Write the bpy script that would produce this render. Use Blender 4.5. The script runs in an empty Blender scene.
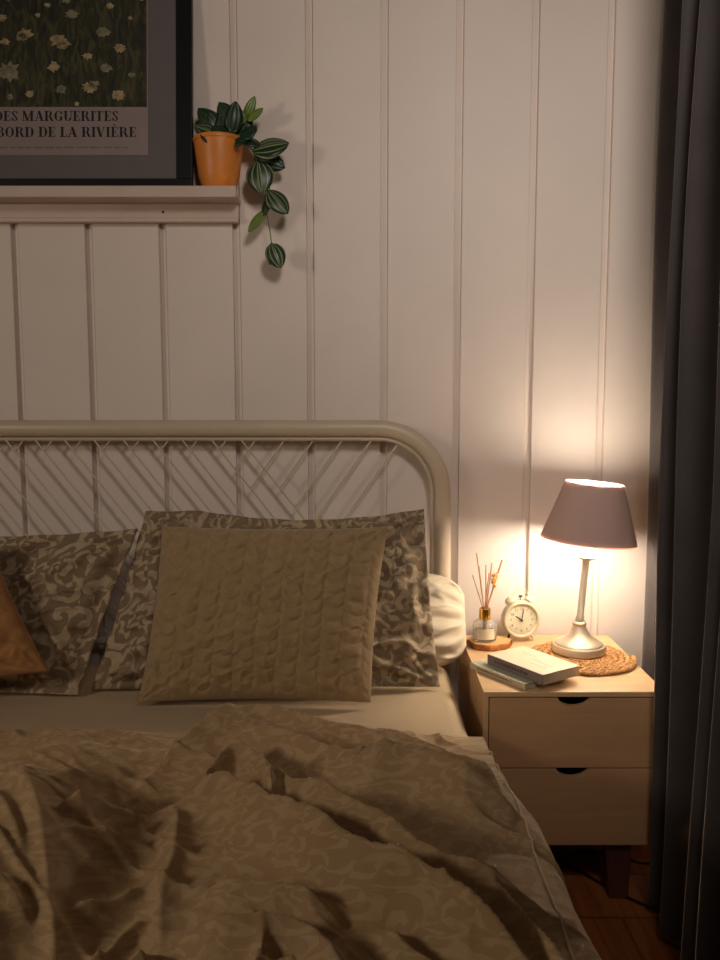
import bpy, bmesh, math, random
import numpy as np
from mathutils import Vector, Matrix
random.seed(7)
PI = math.pi
C = bpy.context.scene.collection

# ------------------------------------------------------------------ camera
F = 850.0; TH = math.radians(6.05); EYE = Vector((0, -2.55, 1.30))
cam = bpy.data.cameras.new('camera'); cam.sensor_fit = 'VERTICAL'; cam.sensor_height = 36; cam.lens = F/960*36
cam.clip_start = .01
co = bpy.data.objects.new('camera', cam); C.objects.link(co)
co.location = EYE; co.rotation_euler = (PI/2-TH, 0, 0)
bpy.context.scene.camera = co

def ray(px, py):
    u = (px-360)/F; v = (480-py)/F
    return Vector((u, math.cos(TH)+v*math.sin(TH), -math.sin(TH)+v*math.cos(TH)))
def at(px, py, Y):            # point of the sight line at depth plane y = Y
    d = ray(px, py); return EYE + d*((Y-EYE.y)/d.y)
def onz(px, py, Z):           # point of the sight line on the level plane z = Z
    d = ray(px, py); return EYE + d*((Z-EYE.z)/d.z)

# ------------------------------------------------------------------ materials
def lin(c):
    return tuple((x/12.92 if x <= .04045 else ((x+.055)/1.055)**2.4) for x in c)
class NT:
    def __init__(s, name):
        s.m = bpy.data.materials.new(name); s.m.use_nodes = True
        s.t = s.m.node_tree; s.b = s.t.nodes['Principled BSDF']
        s.tc = s.t.nodes.new('ShaderNodeTexCoord')
    def n(s, typ, **kw):
        x = s.t.nodes.new(typ)
        for k, v in kw.items():
            if k.startswith('i_'):
                x.inputs[k[2:].replace('_', ' ')].default_value = v
            else: setattr(x, k, v)
        return x
    def l(s, a, b): s.t.links.new(a, b)
    def math(s, op, a, b=None, c=None):
        x = s.n('ShaderNodeMath', operation=op)
        for i, q in enumerate((a, b, c)):
            if q is None: continue
            if isinstance(q, (int, float)): x.inputs[i].default_value = q
            else: s.l(q, x.inputs[i])
        return x.outputs[0]
    def ramp(s, fac, stops):
        r = s.n('ShaderNodeValToRGB'); e = r.color_ramp.elements
        while len(e) < len(stops): e.new(.5)
        for k, (p, c) in zip(e, stops): k.position = p; k.color = (*c, 1)
        s.l(fac, r.inputs[0]); return r.outputs[0]
    def bump(s, h, strength, dist=.002, prev=None):
        b = s.n('ShaderNodeBump'); b.inputs['Strength'].default_value = strength; b.inputs['Distance'].default_value = dist
        s.l(h, b.inputs['Height'])
        if prev: s.l(prev, b.inputs['Normal'])
        return b.outputs[0]
    def noise(s, scale, detail=3, vec=None, rough=.5, dist=0):
        x = s.n('ShaderNodeTexNoise'); x.inputs['Scale'].default_value = scale; x.inputs['Detail'].default_value = detail
        x.inputs['Roughness'].default_value = rough; x.inputs['Distortion'].default_value = dist
        s.l(vec if vec else s.tc.outputs['Object'], x.inputs['Vector']); return x

def simple(name, col, rough=.6, metal=0, var=.06, vs=20, bump=.0, bs=200, sheen=0, sss=0, coords='Object', stretch=None):
    k = NT(name); c = lin(col)
    vec = k.tc.outputs[coords]
    if stretch:
        mp = k.n('ShaderNodeMapping'); mp.inputs['Scale'].default_value = stretch; k.l(vec, mp.inputs[0]); vec = mp.outputs[0]
    nz = k.noise(vs, 4, vec)
    a = tuple(max(0, x*(1-var*2)) for x in c); b = tuple(min(1, x*(1+var*2)) for x in c)
    k.l(k.ramp(nz.outputs['Fac'], [(.3, a), (.7, b)]), k.b.inputs['Base Color'])
    k.b.inputs['Roughness'].default_value = rough; k.b.inputs['Metallic'].default_value = metal
    if bump:
        k.l(k.bump(k.noise(bs, 3, vec).outputs['Fac'], bump), k.b.inputs['Normal'])
    if sheen: k.b.inputs['Sheen Weight'].default_value = sheen; k.b.inputs['Sheen Roughness'].default_value = .4
    return k.m

def scroll_mat(name, base, light, scale=8.5, bumpf=.25):
    """woven cloth printed with acanthus scrolls, laid out in cloth (UV) coordinates in metres"""
    k = NT(name)
    uv = k.tc.outputs['UV']
    wn = k.noise(9, 2, uv); wn2 = k.noise(35, 2, uv)
    vm = k.n('ShaderNodeVectorMath', operation='MULTIPLY_ADD'); k.l(wn.outputs['Color'], vm.inputs[0]); vm.inputs[1].default_value = (.09, .09, 0); k.l(uv, vm.inputs[2])
    vm2 = k.n('ShaderNodeVectorMath', operation='MULTIPLY_ADD'); k.l(wn2.outputs['Color'], vm2.inputs[0]); vm2.inputs[1].default_value = (.016, .016, 0); k.l(vm.outputs[0], vm2.inputs[2])
    w = vm2.outputs[0]
    fl = k.n('ShaderNodeVectorMath', operation='MULTIPLY'); k.l(w, fl.inputs[0]); fl.inputs[1].default_value = (1, 1, 0)
    w = fl.outputs[0]
    def spirals(sc, arms, twist, lo, hi):
        vo = k.n('ShaderNodeTexVoronoi', voronoi_dimensions='2D'); vo.inputs['Scale'].default_value = sc; vo.inputs['Randomness'].default_value = .75
        k.l(w, vo.inputs['Vector'])
        d = k.n('ShaderNodeVectorMath', operation='SUBTRACT'); k.l(w, d.inputs[0]); k.l(vo.outputs['Position'], d.inputs[1])
        sp = k.n('ShaderNodeSeparateXYZ'); k.l(d.outputs[0], sp.inputs[0])
        ln = k.n('ShaderNodeVectorMath', operation='LENGTH'); k.l(d.outputs[0], ln.inputs[0])
        r = k.math('MULTIPLY', ln.outputs['Value'], sc)
        a = k.math('ARCTAN2', sp.outputs[1], sp.outputs[0])
        sc2 = k.n('ShaderNodeSeparateColor'); k.l(vo.outputs['Color'], sc2.inputs[0])
        sg = k.math('SUBTRACT', k.math('MULTIPLY', k.math('GREATER_THAN', sc2.outputs[0], .5), 2), 1)
        ph = k.math('MULTIPLY_ADD', k.math('MULTIPLY', r, sg), twist, k.math('MULTIPLY', a, arms))
        ph = k.math('MULTIPLY_ADD', sc2.outputs[1], 6.28, ph)
        s_ = k.math('SINE', ph)
        x = k.n('ShaderNodeMapRange', interpolation_type='SMOOTHSTEP'); x.inputs['From Min'].default_value = lo; x.inputs['From Max'].default_value = hi
        k.l(s_, x.inputs['Value'])
        return x.outputs[0], r
    s1, r1 = spirals(scale, 1, 11, .1, .5)
    s2, r2 = spirals(scale*1.7, 3, 5, .25, .6)
    nz = k.noise(9, 2, uv)
    msk = k.n('ShaderNodeMapRange', interpolation_type='SMOOTHSTEP'); msk.inputs['From Min'].default_value = .42; msk.inputs['From Max'].default_value = .56
    k.l(nz.outputs['Fac'], msk.inputs['Value'])
    mx = k.n('ShaderNodeMix', data_type='FLOAT'); k.l(msk.outputs[0], mx.inputs[0]); k.l(s1, mx.inputs[2]); k.l(s2, mx.inputs[3])
    pat = mx.outputs[0]
    fine = k.noise(60, 2, uv)
    pat2 = k.math('MULTIPLY', pat, k.math('MULTIPLY_ADD', fine.outputs['Fac'], .8, .5))
    b = lin(base); l_ = lin(light)
    col = k.ramp(pat2, [(0, b), (.75, l_)])
    k.l(col, k.b.inputs['Base Color'])
    k.b.inputs['Roughness'].default_value = .85
    k.b.inputs['Sheen Weight'].default_value = .6; k.b.inputs['Sheen Roughness'].default_value = .3; k.b.inputs['Sheen Tint'].default_value = (1, .82, .6, 1)
    wv = k.noise(900, 1, uv)
    nb = k.bump(wv.outputs['Fac'], bumpf, .001)
    nb = k.bump(k.noise(35, 3, uv).outputs['Fac'], .35, .006, nb)
    k.l(nb, k.b.inputs['Normal'])
    return k.m

def wood(name, a, b, scale=6, rough=.5, stretch=(1, 12, 12), bump=.08):
    k = NT(name); mp = k.n('ShaderNodeMapping'); mp.inputs['Scale'].default_value = stretch
    k.l(k.tc.outputs['Object'], mp.inputs[0])
    nz = k.noise(scale, 6, mp.outputs[0], .6, .6)
    k.l(k.ramp(nz.outputs['Fac'], [(.3, lin(a)), (.7, lin(b))]), k.b.inputs['Base Color'])
    k.b.inputs['Roughness'].default_value = rough
    k.l(k.bump(nz.outputs['Fac'], bump), k.b.inputs['Normal'])
    return k.m

M = {}
M['wall'] = simple('painted_panel', (.88, .83, .785), .55, var=.02, vs=3, bump=.06, bs=60)
M['shelf'] = simple('shelf_paint', (.80, .72, .66), .45, var=.03, vs=8, bump=.05, bs=60)
M['bedmetal'] = simple('cream_bed_metal', (.79, .72, .62), .38, var=.02, vs=8)
M['duvet'] = scroll_mat('duvet_scroll_cloth', (.655, .54, .385), (.71, .60, .445), 12)
M['pcase'] = scroll_mat('pillow_scroll_cloth', (.51, .43, .325), (.70, .62, .50), 12)
M['piping'] = simple('piping', (.74, .67, .56), .8)
M['knit'] = simple('cable_knit_wool', (.62, .52, .37), .95, var=.05, vs=40, bump=.7, bs=500, sheen=.4)
M['knit2'] = simple('tan_knit_wool', (.68, .49, .29), .95, var=.08, vs=40, bump=.7, bs=500, sheen=.4)
M['sheet'] = simple('cotton_sheet', (.75, .66, .53), .85, var=.02, vs=10, bump=.3, bs=120)
M['pillow'] = simple('cream_cotton', (.86, .80, .69), .85, var=.02, vs=10, bump=.3, bs=250)
M['ns'] = wood('birch_veneer', (.80, .65, .47), (.85, .71, .53), 3, .5, (1, 10, 10))
M['nsf'] = wood('birch_drawer_veneer', (.74, .58, .42), (.79, .63, .46), 3, .5, (1, 10, 10))
M['nsd'] = simple('painted_recess_shade', (.06, .06, .07), .8)  # near-black colour stands in for the shade inside the nightstand
M['leg'] = wood('dark_stained_leg', (.28, .16, .10), (.38, .22, .14), 5, .5, (8, 8, 1))
M['steel'] = simple('brushed_champagne_metal', (.87, .82, .74), .5, .85, var=.04, vs=60, stretch=(1, 1, 20))
M['cord'] = simple('dark_cord', (.16, .07, .05), .5)
M['cord2'] = simple('taupe_cord', (.33, .27, .20), .5)
M['black'] = simple('black_frame', (.05, .055, .07), .35)
M['mount'] = simple('grey_mount', (.40, .38, .375), .8, var=.02)
M['paper'] = simple('poster_paper', (.56, .50, .49), .8, var=.02)
M['ink'] = simple('ink', (.12, .10, .10), .8)
M['ink2'] = simple('faint_ink', (.36, .32, .31), .8)
M['petal'] = simple('painted_petal', (.60, .53, .39), .8, var=.22, vs=60)
M['petal2'] = simple('painted_petal_pale', (.50, .48, .38), .8, var=.22, vs=60)
M['terracotta'] = simple('orange_glazed_pot', (.86, .53, .22), .42, var=.06, vs=12)
M['soil'] = simple('soil', (.10, .07, .05), .95, bump=.6)
M['stem'] = simple('plant_stem', (.36, .36, .17), .6)
M['gold'] = simple('gold_collar', (.86, .66, .28), .25, 1)
M['reed'] = simple('reed_wood', (.66, .47, .26), .8, var=.12, vs=30)
M['reedp'] = simple('pink_reed', (.80, .60, .48), .8)
M['flower'] = simple('dried_flower', (.84, .62, .26), .9, var=.15, vs=200)
M['clockc'] = simple('clock_enamel', (.84, .79, .66), .3)
M['clockf'] = simple('clock_face_paper', (.88, .85, .74), .6)
M['clockd'] = simple('clock_dark_metal', (.17, .12, .09), .4)
M['bookw'] = simple('book_cover_cream', (.86, .80, .68), .5, var=.02)
M['pages'] = simple('book_pages', (.80, .74, .62), .8, var=.12, vs=300, stretch=(1, 1, 60))
M['spine'] = simple('book_spine_grey', (.56, .49, .46), .5)
M['bookg'] = simple('book_cover_sage', (.66, .66, .57), .4)
M['bkink'] = simple('cover_print', (.50, .45, .50), .6)
M['ringc'] = simple('bulb_holder', (.8, .75, .66), .5)
M['curtain'] = simple('charcoal_velvet', (.25, .23, .225), .9, var=.08, vs=6, bump=.3, bs=350, sheen=.55)
M['curtain'].node_tree.nodes['Principled BSDF'].inputs['Sheen Tint'].default_value = (.75, .6, .5, 1)

# poster print ground: dark painted grass
k = NT('painted_grass'); mp = k.n('ShaderNodeMapping'); mp.inputs['Scale'].default_value = (30, 30, 9); k.l(k.tc.outputs['Object'], mp.inputs[0])
nz = k.noise(1.6, 5, mp.outputs[0], .6, 1.2)
k.l(k.ramp(nz.outputs['Fac'], [(.3, lin((.10, .11, .10))), (.5, lin((.20, .20, .13))), (.62, lin((.30, .29, .17))), (.8, lin((.24, .24, .22)))]), k.b.inputs['Base Color'])
k.b.inputs['Roughness'].default_value = .8; M['print'] = k.m
# floor boards
k = NT('floor_boards'); mp = k.n('ShaderNodeMapping'); mp.inputs['Scale'].default_value = (14, 1.2, 1); k.l(k.tc.outputs['Object'], mp.inputs[0])
nz = k.noise(3, 6, mp.outputs[0], .6, .5)
br = k.n('ShaderNodeTexBrick'); br.offset = .5; br.inputs['Scale'].default_value = 1; br.inputs['Brick Width'].default_value = 1.3; br.inputs['Row Height'].default_value = .19; br.inputs['Mortar Size'].default_value = .004
rot = k.n('ShaderNodeMapping'); rot.inputs['Rotation'].default_value = (0, 0, 0); k.l(k.tc.outputs['Object'], rot.inputs[0]); k.l(rot.outputs[0], br.inputs['Vector'])
br.inputs['Color1'].default_value = (1, 1, 1, 1); br.inputs['Color2'].default_value = (.75, .75, .75, 1); br.inputs['Mortar'].default_value = (.5, .45, .4, 1)
mx = k.n('ShaderNodeMix', data_type='RGBA', blend_type='MULTIPLY'); mx.inputs[0].default_value = 1
k.l(k.ramp(nz.outputs['Fac'], [(.3, lin((.56, .31, .15))), (.7, lin((.74, .45, .23)))]), mx.inputs[6]); k.l(br.outputs['Color'], mx.inputs[7])
k.l(mx.outputs[2], k.b.inputs['Base Color']); k.b.inputs['Roughness'].default_value = .35; M['floor'] = k.m
# lamp shade: cloth which lets a little light through
k = NT('lamp_shade_cloth'); 
k.b.inputs['Base Color'].default_value = (*lin((.92, .85, .83)), 1); k.b.inputs['Roughness'].default_value = .9
k.l(k.bump(k.noise(500, 1).outputs['Fac'], .3, .001), k.b.inputs['Normal'])
tr = k.n('ShaderNodeBsdfTranslucent'); tr.inputs['Color'].default_value = (*lin((.92, .82, .78)), 1)
ms = k.n('ShaderNodeMixShader'); ms.inputs[0].default_value = .62
k.l(k.b.outputs[0], ms.inputs[1]); k.l(tr.outputs[0], ms.inputs[2]); k.l(ms.outputs[0], k.t.nodes['Material Output'].inputs['Surface'])
M['shade'] = k.m
M['shadein'] = simple('shade_lining', (.93, .90, .86), .8)
k = NT('bulb_glass'); k.b.inputs['Emission Color'].default_value = (1, .87, .72, 1); k.b.inputs['Emission Strength'].default_value = 165; M['bulb'] = k.m
k = NT('clear_glass'); k.b.inputs['Base Color'].default_value = (.95, .93, .88, 1); k.b.inputs['Roughness'].default_value = .06
k.b.inputs['Transmission Weight'].default_value = .92; k.b.inputs['IOR'].default_value = 1.45; M['glass'] = k.m
# woven mat
M['mat'] = simple('seagrass_rope', (.74, .56, .36), .85, var=.14, vs=70, bump=.6, bs=160)
# wood slice bark + top with growth rings
M['bark'] = simple('slice_bark', (.66, .42, .20), .8, var=.25, vs=60, bump=.6, bs=80)
k = NT('slice_rings'); wv = k.n('ShaderNodeTexWave', wave_type='RINGS', rings_direction='Z'); wv.inputs['Scale'].default_value = 45; wv.inputs['Distortion'].default_value = 2
k.l(k.tc.outputs['Object'], wv.inputs['Vector']); k.l(k.ramp(wv.outputs['Fac'], [(0, lin((.80, .60, .36))), (1, lin((.88, .70, .46)))]), k.b.inputs['Base Color']); M['slice'] = k.m
# striped leaves
def leaf_mat(name, dark, light):
    k = NT(name); sp = k.n('ShaderNodeSeparateXYZ'); k.l(k.tc.outputs['UV'], sp.inputs[0])
    a = k.math('ABSOLUTE', k.math('SUBTRACT', sp.outputs[0], .5))
    w = k.math('SUBTRACT', 1.15, k.math('POWER', k.math('ABSOLUTE', k.math('MULTIPLY_ADD', sp.outputs[1], 2, -1)), 2))
    q = k.math('DIVIDE', a, w)
    s_ = k.math('SINE', k.math('MULTIPLY', q, 34))
    k.l(k.ramp(s_, [(.45, lin(dark)), (.95, lin(light))]), k.b.inputs['Base Color']); k.b.inputs['Roughness'].default_value = .38
    return k.m
M['leafs'] = leaf_mat('striped_leaf', (.11, .20, .12), (.50, .55, .38))
M['leafd'] = leaf_mat('dark_leaf', (.09, .17, .10), (.18, .29, .17))
M['leafl'] = leaf_mat('young_leaf', (.36, .46, .18), (.50, .58, .28))

# ------------------------------------------------------------------ object helpers
def obj(name, verts, faces, mat, parent=None, smooth=True, uv=None, mats=None, fm=None, loc=None):
    me = bpy.data.meshes.new(name); me.from_pydata([tuple(v) for v in verts], [], faces)
    for m_ in (mats or [mat]): me.materials.append(m_)
    if fm is not None:
        me.polygons.foreach_set('material_index', fm)
    if uv is not None:
        ul = me.uv_layers.new(name='UVMap')
        li = np.zeros(len(me.loops), dtype=np.int32); me.loops.foreach_get('vertex_index', li)
        ul.data.foreach_set('uv', np.asarray(uv, dtype=np.float32)[li].ravel())
    me.polygons.foreach_set('use_smooth', [smooth]*len(me.polygons))
    me.update()
    o = bpy.data.objects.new(name, me); C.objects.link(o)
    if parent: o.parent = parent
    if loc is not None: o.location = loc
    return o
class MB:
    def __init__(s): s.v = []; s.f = []; s.m = []
    def add(s, v, f, m=0):
        k_ = len(s.v); s.v += [Vector(x) for x in v]; s.f += [tuple(i+k_ for i in q) for q in f]; s.m += [m]*len(f); return s
    def box(s, x0, y0, z0, x1, y1, z1, m=0):
        v = [(x, y, z) for x in (x0, x1) for y in (y0, y1) for z in (z0, z1)]
        return s.add(v, [(0, 1, 3, 2), (4, 6, 7, 5), (0, 4, 5, 1), (2, 3, 7, 6), (0, 2, 6, 4), (1, 5, 7, 3)], m)
    def tube(s, pts, r, n=10, m=0, caps=True, flat=1.0):
        pts = [Vector(p) for p in pts]; rs = r if isinstance(r, (list, tuple)) else [r]*len(pts)
        v = []; f = []; prev = None
        for i, p in enumerate(pts):
            t = (pts[min(i+1, len(pts)-1)]-pts[max(i-1, 0)]).normalized()
            if prev is None:
                a = Vector((0, 1, 0)) if abs(t.y) < .9 else Vector((1, 0, 0))
            else: a = prev
            b_ = t.cross(a).normalized(); a = b_.cross(t).normalized(); prev = a
            for j in range(n):
                an = 2*PI*j/n; v.append(p+(a*math.cos(an)*flat+b_*math.sin(an))*rs[i])
        for i in range(len(pts)-1):
            for j in range(n):
                j2 = (j+1) % n; f.append((i*n+j, i*n+j2, (i+1)*n+j2, (i+1)*n+j))
        if caps: f.append(tuple(range(n-1, -1, -1))); f.append(tuple((len(pts)-1)*n+j for j in range(n)))
        return s.add(v, f, m)
    def lathe(s, prof, n=32, M4=None, m=0, close=True):
        v = []; f = []
        for r, z in prof:
            for j in range(n):
                a = 2*PI*j/n; p = Vector((r*math.cos(a), r*math.sin(a), z)); v.append(M4 @ p if M4 else p)
        for i in range(len(prof)-1):
            for j in range(n):
                j2 = (j+1) % n; f.append((i*n+j, i*n+j2, (i+1)*n+j2, (i+1)*n+j))
        if close:
            if prof[0][0] > 1e-5: f.append(tuple(range(n-1, -1, -1)))
            if prof[-1][0] > 1e-5: f.append(tuple((len(prof)-1)*n+j for j in range(n)))
        return s.add(v, f, m)
    def build(s, name, mat, parent=None, smooth=False, mats=None, loc=None, bevel=0, auto=True):
        o = obj(name, s.v, s.f, mat, parent, smooth, mats=mats, fm=s.m, loc=loc)
        bm = bmesh.new(); bm.from_mesh(o.data); bmesh.ops.remove_doubles(bm, verts=bm.verts, dist=1e-6)
        bmesh.ops.recalc_face_normals(bm, faces=bm.faces)
        if smooth:
            for e in bm.edges:
                if len(e.link_faces) == 2 and e.calc_face_angle(0) > .7: e.smooth = False
        bm.to_mesh(o.data); bm.free()
        if bevel:
            b_ = o.modifiers.new('bevel', 'BEVEL'); b_.width = bevel; b_.segments = 2; b_.limit_method = 'ANGLE'
        return o
def tag(o, label, cat, group=None, kind=None):
    if label: o['label'] = label
    if cat: o['category'] = cat
    if group: o['group'] = group
    if kind: o['kind'] = kind
    return o
def thing(name, label, cat, loc, rotz=0, group=None):
    o = bpy.data.objects.new(name, None); C.objects.link(o); o.location = loc; o.rotation_euler = (0, 0, rotz); o.empty_display_size = .05
    return tag(o, label, cat, group)
def spline(pts, n=8):
    pts = [Vector(p) for p in pts]; out = []
    for i in range(len(pts)-1):
        p0 = pts[max(i-1, 0)]; p1 = pts[i]; p2 = pts[i+1]; p3 = pts[min(i+2, len(pts)-1)]
        for k_ in range(n):
            t = k_/n
            out.append(.5*((2*p1)+(p2-p0)*t+(2*p0-5*p1+4*p2-p3)*t*t+(3*p1-p0-3*p2+p3)*t**3))
    out.append(pts[-1]); return out
# smooth value noise on numpy arrays
def vnoise(x, y, seed=0):
    xi = np.floor(x).astype(np.int64); yi = np.floor(y).astype(np.int64); xf = x-xi; yf = y-yi
    def h(a, b):
        n = (a*374761393 + b*668265263 + seed*974634777) & 0x7fffffff
        n = ((n ^ (n >> 13))*1274126177) & 0x7fffffff
        return ((n ^ (n >> 16)) & 0xffff)/65535.0
    u = xf*xf*xf*(xf*(xf*6-15)+10); v = yf*yf*yf*(yf*(yf*6-15)+10)
    return (h(xi, yi)*(1-u)+h(xi+1, yi)*u)*(1-v)+(h(xi, yi+1)*(1-u)+h(xi+1, yi+1)*u)*v
def fbm(x, y, seed=0, oct=3):
    s_ = 0; a = .5; t = 0
    for o_ in range(oct): s_ = s_+a*(vnoise(x*2**o_, y*2**o_, seed+o_)-.5); t += a; a *= .5
    return s_/t
def grid_faces(nu, nv, off=0, flip=False):
    f = []
    for j in range(nv-1):
        for i in range(nu-1):
            a = off+j*nu+i; q = (a, a+1, a+nu+1, a+nu)
            f.append(q[::-1] if flip else q)
    return f

# ------------------------------------------------------------------ the room
mb = MB()
GX = [.0712+.2165*k_ for k_ in range(-14, 5)]
prof = [(-3.0, 0)]
for g in GX:
    if g < -2.95 or g > .95: continue
    prof += [(g-.0125, 0), (g-.0110, .0015), (g-.0105, .016), (g+.0095, .016), (g+.0100, .0015), (g+.0115, 0)]
prof.append((1.0, 0))
v = []; f = []
for x, d in prof: v += [(x, d, 0), (x, d, 2.7)]
for i in range(len(prof)-1): f.append((2*i, 2*i+2, 2*i+3, 2*i+1))
wb = obj('wall_back', v, f, M['wall'], smooth=False); wb['kind'] = 'structure'
sol = wb.modifiers.new('thick', 'SOLIDIFY'); sol.thickness = .05; sol.offset = -1
fl = MB().box(-3, -4.2, -.05, 1.0, .05, 0).build('floor', M['floor']); fl['kind'] = 'structure'
wr = MB().box(1.0, -4.2, 0, 1.05, .05, 2.7).build('wall_right', M['wall']); wr['kind'] = 'structure'
bb = MB().box(-3, -.012, 0, 1.0, -.0005, .07).build('baseboard_back', M['wall'], bevel=.003); bb['kind'] = 'structure'

# ------------------------------------------------------------------ bed
bed = thing('bed', 'cream metal framed double bed whose rounded headboard has thin crossing diagonal bars', 'bed', (-.636, -1.06, 0))
def rel(p, root): return Vector(p)-root.location
YH = -.06
tr_ = at(450, 520, YH); BR_X = tr_.x-.023; CX = -.636; BL_X = 2*CX-BR_X
ztop = at(300, 420, YH).z; ZT = ztop-.025
def round_path(inset, z0):
    R = .19-inset; pts = [(BL_X+inset, YH, z0)]
    zt = ZT-inset
    for k_ in range(13):
        a = PI-k_*PI/24; pts.append((BL_X+inset+R+R*math.cos(a), YH, zt-R+R*math.sin(a)))
    for k_ in range(13):
        a = PI/2-k_*PI/24; pts.append((BR_X-inset-R+R*math.cos(a), YH, zt-R+R*math.sin(a)))
    pts.append((BR_X-inset, YH, z0)); return pts
hb = MB().tube([rel(p, bed) for p in round_path(0, .01)], .0245, 16, flat=.75).build('headboard_frame', M['bedmetal'], bed, True)
MB().tube([rel(p, bed) for p in round_path(.031, .3)], .0055, 8).build('inner_rod', M['bedmetal'], hb, True)
# thin diagonal bars
zin = ZT-.031-.003; zlow = .55
def hx(px): return at(px, 441, YH).x
sl = .745
SA, SB = .71, .78          # lean of the two families of bars
full = zin-zlow
backs = [hx(241.5-29.4*i) for i in range(40)]; backs = [x for x in backs if x > BL_X+.1]
for x in backs:
    xb = min(x+full*SB, BR_X-.03); MB().tube([rel((x, YH-.003, zin), bed), rel((xb, YH-.003, zin-(xb-x)/SB), bed)], .0026, 6).build('lattice_bar', M['bedmetal'], bed, True)
for i in range(24):
    x = hx(400.5-29.05*i)
    if x < BL_X+.1: continue
    hits = sorted((x-b)/(SA+SB) for b in backs if x > b+.004)
    want = {0: 9, 1: 9, 2: 0, 3: 0, 4: 1, 5: 1}.get(i, 0)
    L = hits[want] if want < len(hits) and want < 9 else full
    L = min(L, full)
    MB().tube([rel((x, YH+.003, zin), bed), rel((x-L*SA, YH+.003, zin-L), bed)], .0026, 6).build('lattice_bar', M['bedmetal'], bed, True)
MB().tube([rel((BL_X, YH, zlow), bed), rel((BR_X, YH, zlow), bed)], .012, 10).build('lower_rail', M['bedmetal'], bed, True)
MX0, MX1 = -1.52, .262
MY0, MY1 = -2.08, -.10
for sx in (MX0+.02, MX1-.03):
    MB().box(*rel((sx-.015, MY0, .2), bed), *rel((sx+.015, MY1+.04, .30), bed)).build('side_rail', M['bedmetal'], bed, bevel=.004)
    MB().tube([rel((sx, MY0+.03, 0), bed), rel((sx, MY0+.03, .3), bed)], .02, 12).build('leg', M['bedmetal'], bed, True)
MB().box(*rel((MX0, MY0, .27), bed), *rel((MX1, MY1+.03, .30), bed)).build('slat_base', M['bedmetal'], bed)
# mattress in a fitted sheet
def rbox(x0, x1, y0, y1, z0, z1, r, n=6, wav=0):
    bm = bmesh.new(); bmesh.ops.create_cube(bm, size=1)
    for v_ in bm.verts: v_.co = Vector((x0+(v_.co.x+.5)*(x1-x0), y0+(v_.co.y+.5)*(y1-y0), z0+(v_.co.z+.5)*(z1-z0)))
    bmesh.ops.bevel(bm, geom=bm.edges[:]+bm.verts[:], offset=r, segments=n, profile=.5, affect='EDGES')
    return bm
bm = rbox(MX0, MX1, MY0, MY1, .30, .50, .045)
me = bpy.data.meshes.new('mattress'); bm.to_mesh(me); bm.free(); me.materials.append(M['sheet'])
me.polygons.foreach_set('use_smooth', [True]*len(me.polygons))
mat_o = bpy.data.objects.new('mattress', me); C.objects.link(mat_o)
tag(mat_o, 'thick mattress under a plain light fitted sheet, showing below the pillows beside the nightstand', 'mattress')

# ------------------------------------------------------------------ duvet
ZD = .555
nx, ny = 560, 430
XR = .285
s = np.linspace(-1.66, XR+.34, nx); t = np.linspace(0, 1, ny)
S, T = np.meshgrid(s, t)
# front (head side) hem follows the photographed edge
hem = [(-1.7, -.70), (-.95, -.70), (onz(60, 738, .53).x, onz(60, 738, .53).y), (onz(130, 736, .53).x, onz(130, 736, .53).y)]
for px, py, z in ((160, 722, .57), (200, 709, .60), (262, 698, .615), (320, 704, .605), (400, 717, .585), (450, 727, .565), (485, 737, .555)):
    p = onz(px, py, z); hem.append((p.x, p.y))
hem.append((.7, hem[-1][1]-.02)); hem.sort()
hx_, hy_ = zip(*hem)
Y0 = np.interp(S, hx_, hy_)+.05
Y = Y0+(-2.02-Y0)*T
X = S.copy()
def seg_dist(P):
    d = np.full(X.shape, 9.); amp = np.zeros(X.shape); side = np.zeros(X.shape)
    for (a, b, h0, h1) in P:
        ab = b-a; L2 = ab.dot(ab)+1e-9
        u = np.clip(((X-a[0])*ab[0]+(Y-a[1])*ab[1])/L2, 0, 1)
        dx = X-(a[0]+u*ab[0]); dy = Y-(a[1]+u*ab[1]); dd = np.sqrt(dx*dx+dy*dy)
        m_ = dd < d
        d = np.where(m_, dd, d); amp = np.where(m_, h0+u*(h1-h0), amp)
        side = np.where(m_, np.sign(ab[0]*dy-ab[1]*dx), side)
    return d, amp, side
def ridge(pts, h, w1, w2=None, taper=True):
    """fold crest along a polyline (photo positions laid on the duvet plane); w1 width on the near side, w2 on the far side"""
    w2 = w2 or w1
    P = [np.array(onz(px, py, ZD+.085)[:2]) for px, py in pts]
    sp = spline([Vector((p[0], p[1], 0)) for p in P], 4); P = [np.array(p[:2]) for p in sp]
    n = len(P); hs = [h*(min(1, .25+3.2*min(i, n-1-i)/(n-1)) if taper else 1) for i in range(n)]
    d, amp, side = seg_dist([(P[i], P[i+1], hs[i], hs[i+1]) for i in range(n-1)])
    w = np.where(side > 0, w2, w1)
    q = d/w
    return amp*np.exp(-q**1.15)
H = np.zeros(X.shape)
def bl(px, py, rx, ry, h, p=2):   # broad mound
    c = onz(px, py, ZD+.03)
    return h*np.exp(-(((X-c.x)/rx)**2+((Y-c.y)/ry)**2)**(p/2))
H += bl(330, 790, .42, .30, .035, 3)
H += bl(420, 900, .35, .30, .02, 3)
H += bl(230, 735, .16, .12, .03)+bl(310, 715, .16, .07, .03)
H += bl(-25, 830, .22, .40, .095, 4)
H -= bl(100, 860, .17, .36, .035, 4)
H -= bl(75, 770, .25, .10, .03, 3)
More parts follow.
